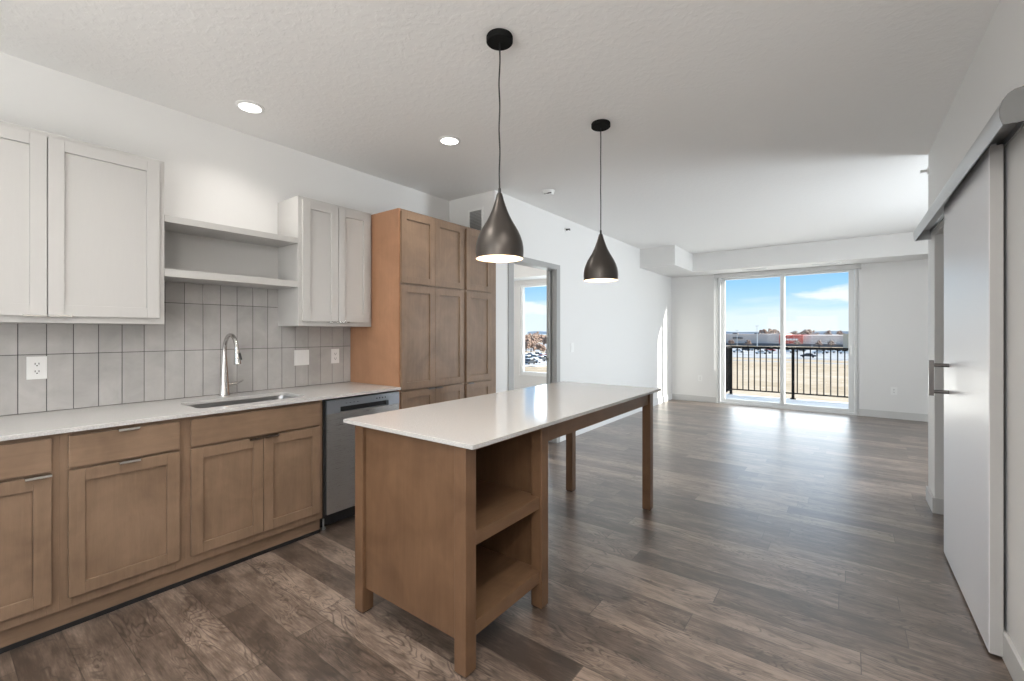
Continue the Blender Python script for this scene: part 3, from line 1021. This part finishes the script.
# ---------------------------------------------------------------- barn door and its rail cover
XB = .474
t = Thing('barn_door', 'large plain pale grey sliding barn door on the right wall', 'door', (XB + .02, 3.18, 0))
t.part('slab', Geo().box(XB, XB + .003, 2.657, 3.711, .014, 2.10), DOORP)
t.part('core', Geo().box(XB + .003, XB + .041, 2.654, 3.714, .013, 2.105), DOORE, label='door edge with shade in its colour')
HY = 3.54
h_ = t.part('handle', Geo().box(XB - .086, XB - .064, HY - .013, HY + .013, .970, 1.175), PEWTER, bevel=.002, label='pewter bar pull')
for z in (1.148, .994):
    t.part('handle_post', Geo().tube([(XB - .064, HY, z), (XB, HY, z)], .0105, 14), PEWTER, h_, smooth=True)
t.part('floor_guide', Geo().box(XB + .012, XB + .03, 3.60, 3.68, 0, .012), BLACK)
t.part('hanger', Geo().box(XB + .012, XB + .03, 2.70, 2.80, 2.105, 2.125), ALU)
t.part('hanger', Geo().box(XB + .012, XB + .03, 3.56, 3.66, 2.105, 2.125), ALU)
t = Thing('barn_door_rail_cover', 'curved brushed aluminium rail cover above the sliding barn door', 'door rail', (.48, 3.46, 2.05))
op = [(.527, 2.168), (.482, 2.170), (.462, 2.167), (.445, 2.156), (.432, 2.136), (.425, 2.110), (.426, 2.080), (.433, 2.052)]
ip = [(x_ + .004, z_ - .002) for x_, z_ in op[1:]][::-1]
ip = [(.437, 2.052)] + ip[1:] + [(.527, 2.164)]
t.part('cover', Geo().prism(op + ip, 'Y', 2.245, 4.672), ALU, smooth=True)
for (y0, y1) in ((2.24, 2.245), (4.672, 4.677)):
    t.part('end_cap', Geo().prism(op + [(.527, 2.052)], 'Y', y0, y1), mat('end_cap_grey', (.17, .17, .168), .45) if y0 < 3 else ALU)
t.part('track', Geo().box(.480, .520, 2.26, 4.66, 2.125, 2.160), ALU, bevel=.002)
t.part('mounting_rail', Geo().box(.520, .527, 2.26, 4.66, 2.10, 2.125), ALU)

# ---------------------------------------------------------------- the world beyond the glass
GZ = -7.0
struct('ground', Geo().box(-900, 500, 16, 2500, GZ - 1, GZ), FIELD)
# parking lot and street
struct('ground_parking_lot', Geo().box(-420, 150, 165, 300, GZ, GZ + .06), ASPH)
struct('ground_street', Geo().box(-420, 150, 146, 150, GZ, GZ + .05), ASPH)
# long low store building
t = Thing('store_building', 'long low grey store building with a red entrance section beyond the parking lot', 'building', (-40, 335, GZ))
t.part('wall', Geo().box(-110, -32.7, 320, 400, GZ, .42), SHED)
t.part('wall', Geo().box(-20.4, 10, 320, 400, GZ, -.3), SHED)
rp = t.part('red_entrance', Geo().box(-32.7, -20.4, 317, 400, GZ, -.28), RED, label='red painted entrance section')
t.part('dark_base', Geo().box(-110, 10, 316.5, 317, GZ, GZ + 1.6), SHED2)
g = Geo()
for k in range(5):
    g.box(-30 + k * 1.5, -29 + k * 1.5, 316.4, 316.9, -3.4, -2.3)
t.part('sign_letters', g, SIGNW, rp)
g = Geo()
for k in range(6):
    g.box(-59 + k * 1.0, -58.3 + k * 1.0, 319.4, 319.9, -2.6, -1.6)
t.part('sign_letters', g, SHED2)
g = Geo()
for k in range(6):
    g.box(-100 + k * 13, -97 + k * 13, 330, 334, .42, 1.2)
t.part('rooftop_unit', g, SHED2)
single('small_building', 'small buff building with dark roof beside the store at the right', 'building',
       Geo().box(-1.0, 9, 270, 285, GZ, .3).box(-1.3, 9.5, 269.5, 285.5, .3, .7), BUFF, (5, 277, GZ))
# distant hills
g = Geo()
random.seed(11)
hp = []
N_ = 90
for k in range(N_ + 1):
    u = k / N_
    hp.append((-1600 + 2400 * u, 6 + 5 * math.sin(u * 9) * math.sin(u * 23 + 1) + 2.5 * math.sin(u * 61)))
g.prism([(-1600, -8)] + hp + [(800, -8)], 'Y', 2300, 2450)
struct('ground_hills', g, HILL)


# bare trees
def tree(x, y, h, r, label, grp):
    t = Thing('bare_tree', label, 'tree', (x, y, GZ), grp)
    t.part('trunk', Geo().tube([(x, y, GZ), (x + .1, y, GZ + h * .5)], [.25, .12], 7), TRUNK)
    g = Geo()
    for k in range(46):
        a_, b_ = random.uniform(0, 2 * PI), random.uniform(-.2, 1)
        rr = r * random.uniform(.55, 1.05)
        dv = Vector((math.cos(a_) * math.sqrt(max(0, 1 - b_ * b_)), math.sin(a_) * math.sqrt(max(0, 1 - b_ * b_)), b_))
        c0 = Vector((x, y, GZ + h * .45))
        tip = c0 + Vector((dv.x * rr, dv.y * rr, dv.z * (h * .55)))
        g.tube([c0, c0.lerp(tip, .55) + Vector((0, 0, .3)), tip], [.10, .16, .03], 4)
        bmesh.ops.create_icosphere(g.bm, subdivisions=1, radius=r * random.uniform(.10, .2), matrix=Matrix.Translation(c0.lerp(tip, random.uniform(.6, .95))))
    t.part('crown', g, BARE)
    return t


F_ = 445.257


def at(px, y=None, z=None):
    """direction of a place in the view, met at a world depth y or height z"""
    sn, cs = math.sin(.643), math.cos(.643)
    l = (px - 512) / F_
    dx, dy = -sn + cs * l, cs + sn * l
    k = y / dy
    return dx * k, dy * k


TAKEN = []


def free(px, yy, gap, step):
    while True:
        X_, Y_ = at(px, yy)
        if all((X_ - a_) ** 2 + (Y_ - b_) ** 2 > ((gap + c_) / 2) ** 2 for a_, b_, c_ in TAKEN):
            TAKEN.append((X_, Y_, gap))
            return X_, Y_
        yy += step


for px, yy, hh, rr in ((764, 420, 11.5, 5), (770, 425, 12.3, 5.5), (776, 420, 11.6, 5), (795, 430, 10.5, 5), (806, 425, 11.8, 6), (813, 430, 11, 5), (829, 430, 10.6, 4.5), (840, 425, 10.3, 5)):
    X_, Y_ = free(px, yy, rr * 2.5, 2)
    tree(X_, Y_, hh, rr, 'bare brown tree rising behind the long store building', 'trees behind the store')
for px, yy in ((797, 300), (819, 297), (831, 298), (731, 300), (748, 300)):
    X_, Y_ = free(px, yy, 5.5, 1)
    tree(X_, Y_, 4.2, 2.2, 'small bare reddish tree in the parking lot in front of the store', 'parking lot trees')
for px, yy, hh, rr in ((524, 175, 8.5, 4), (529, 185, 7.5, 4), (533, 170, 8.3, 4), (538, 200, 8.8, 4.5), (543, 190, 7.6, 4), (549, 180, 7.8, 4), (531, 150, 5.5, 3.2), (540, 140, 4.4, 3), (526, 140, 6, 3.5)):
    X_, Y_ = free(px, yy, rr * 2.5, 2)
    tree(X_, Y_, hh, rr, 'bare brown tree seen through the bedroom window', 'trees beyond the bedroom window')


# cars
def car(x, y, rot, paint, label, grp, snow=False):
    t = Thing('car', label, 'car', (x, y, GZ + .06), grp)
    g = Geo().prism([(-2.2, .35), (-2.15, .80), (-1.2, .92), (-.6, 1.38), (.8, 1.42), (1.5, .95), (2.15, .85), (2.2, .35)], 'Y', -.88, .88)
    body = ob('body', g, paint, t.e)
    g = Geo().prism([(-1.05, .95), (-.55, 1.33), (.75, 1.36), (1.25, .97)], 'Y', -.885, .885)
    ob('windows', g, CARG, body)
    for wx in (-1.35, 1.35):
        for wy in (-.8, .8):
            ob('wheel', Geo().tube([(wx, wy - .11, .32), (wx, wy + .11, .32)], .32, 14), TYRE, t.e)
    if snow:
        ob('snow_cover', Geo().box(-.6, .8, -.8, .8, 1.40, 1.52).box(1.0, 2.1, -.8, .8, .9, 1.0), SNOW, t.e)
    t.e.rotation_euler = (0, 0, rot)
    return t


for i, (px, yy, m_) in enumerate(((738, 205, 0), (745, 225, 1), (749, 226, 0), (755, 224, 1), (761, 196, 0), (766, 197, 2), (770, 226, 3), (787, 215, 0), (793, 225, 2), (800, 228, 1), (819, 212, 0), (823, 214, 2), (830, 225, 0), (838, 222, 1), (845, 218, 0))):
    X_, Y_ = free(px, yy, 5.2, 1)
    nm = ('white', 'dark', 'silver', 'red')[m_]
    car(X_, Y_, random.choice((0, PI)) + random.uniform(-.1, .1), MW[m_], nm + ' parked car in the lot beyond the balcony railing', nm + ' cars beyond the balcony')
X_, Y_ = at(808, 178)
car(X_, Y_, .1, MW[1], 'larger dark car nearest the balcony, driving past the dry field', None)
for i, (px, yy, m_) in enumerate(((524, 118, 1), (527, 108, 1), (531, 116, 2), (535, 106, 1), (538, 117, 1), (542, 109, 3), (546, 116, 1), (529, 96, 1), (534, 95, 2), (540, 97, 1), (545, 96, 1), (550, 108, 2), (551, 118, 1))):
    X_, Y_ = free(px, yy, 5.2, 1)
    nm = ('white', 'dark', 'silver', 'red')[m_]
    car(X_, Y_, random.uniform(-.2, .2) + PI / 2 * (i % 2), MW[m_], nm + ' snow-topped car seen through the bedroom window', nm + ' cars beyond the bedroom', True)
struct('ground_snowy_lot', Geo().box(-160, -60, 90, 130, GZ, GZ + .06), mat('patchy_snow', (.6, .58, .56), .9, fn=lambda n, b: n.link(
    n.ramp(n.noise(pos(n), .25, 4, .7), [(.42, (.25, .2, .16)), (.55, (.8, .81, .84))]), b.inputs['Base Color'])))
# light poles
for px, yy, hz in ((737, 260, 9.5), (757, 246, 11.5), (757.5, 250, 8), (812, 255, 8)):
    X_, Y_ = at(px, yy)
    single('light_pole', 'thin tall pole standing in the parking lot before the store', 'pole',
           Geo().tube([(X_, Y_, GZ), (X_, Y_, GZ + hz)], [.14, .08], 8).box(X_ - .8, X_ + .8, Y_ - .15, Y_ + .15, GZ + hz, GZ + hz + .15), ALU, (X_, Y_, GZ), 'parking lot poles')
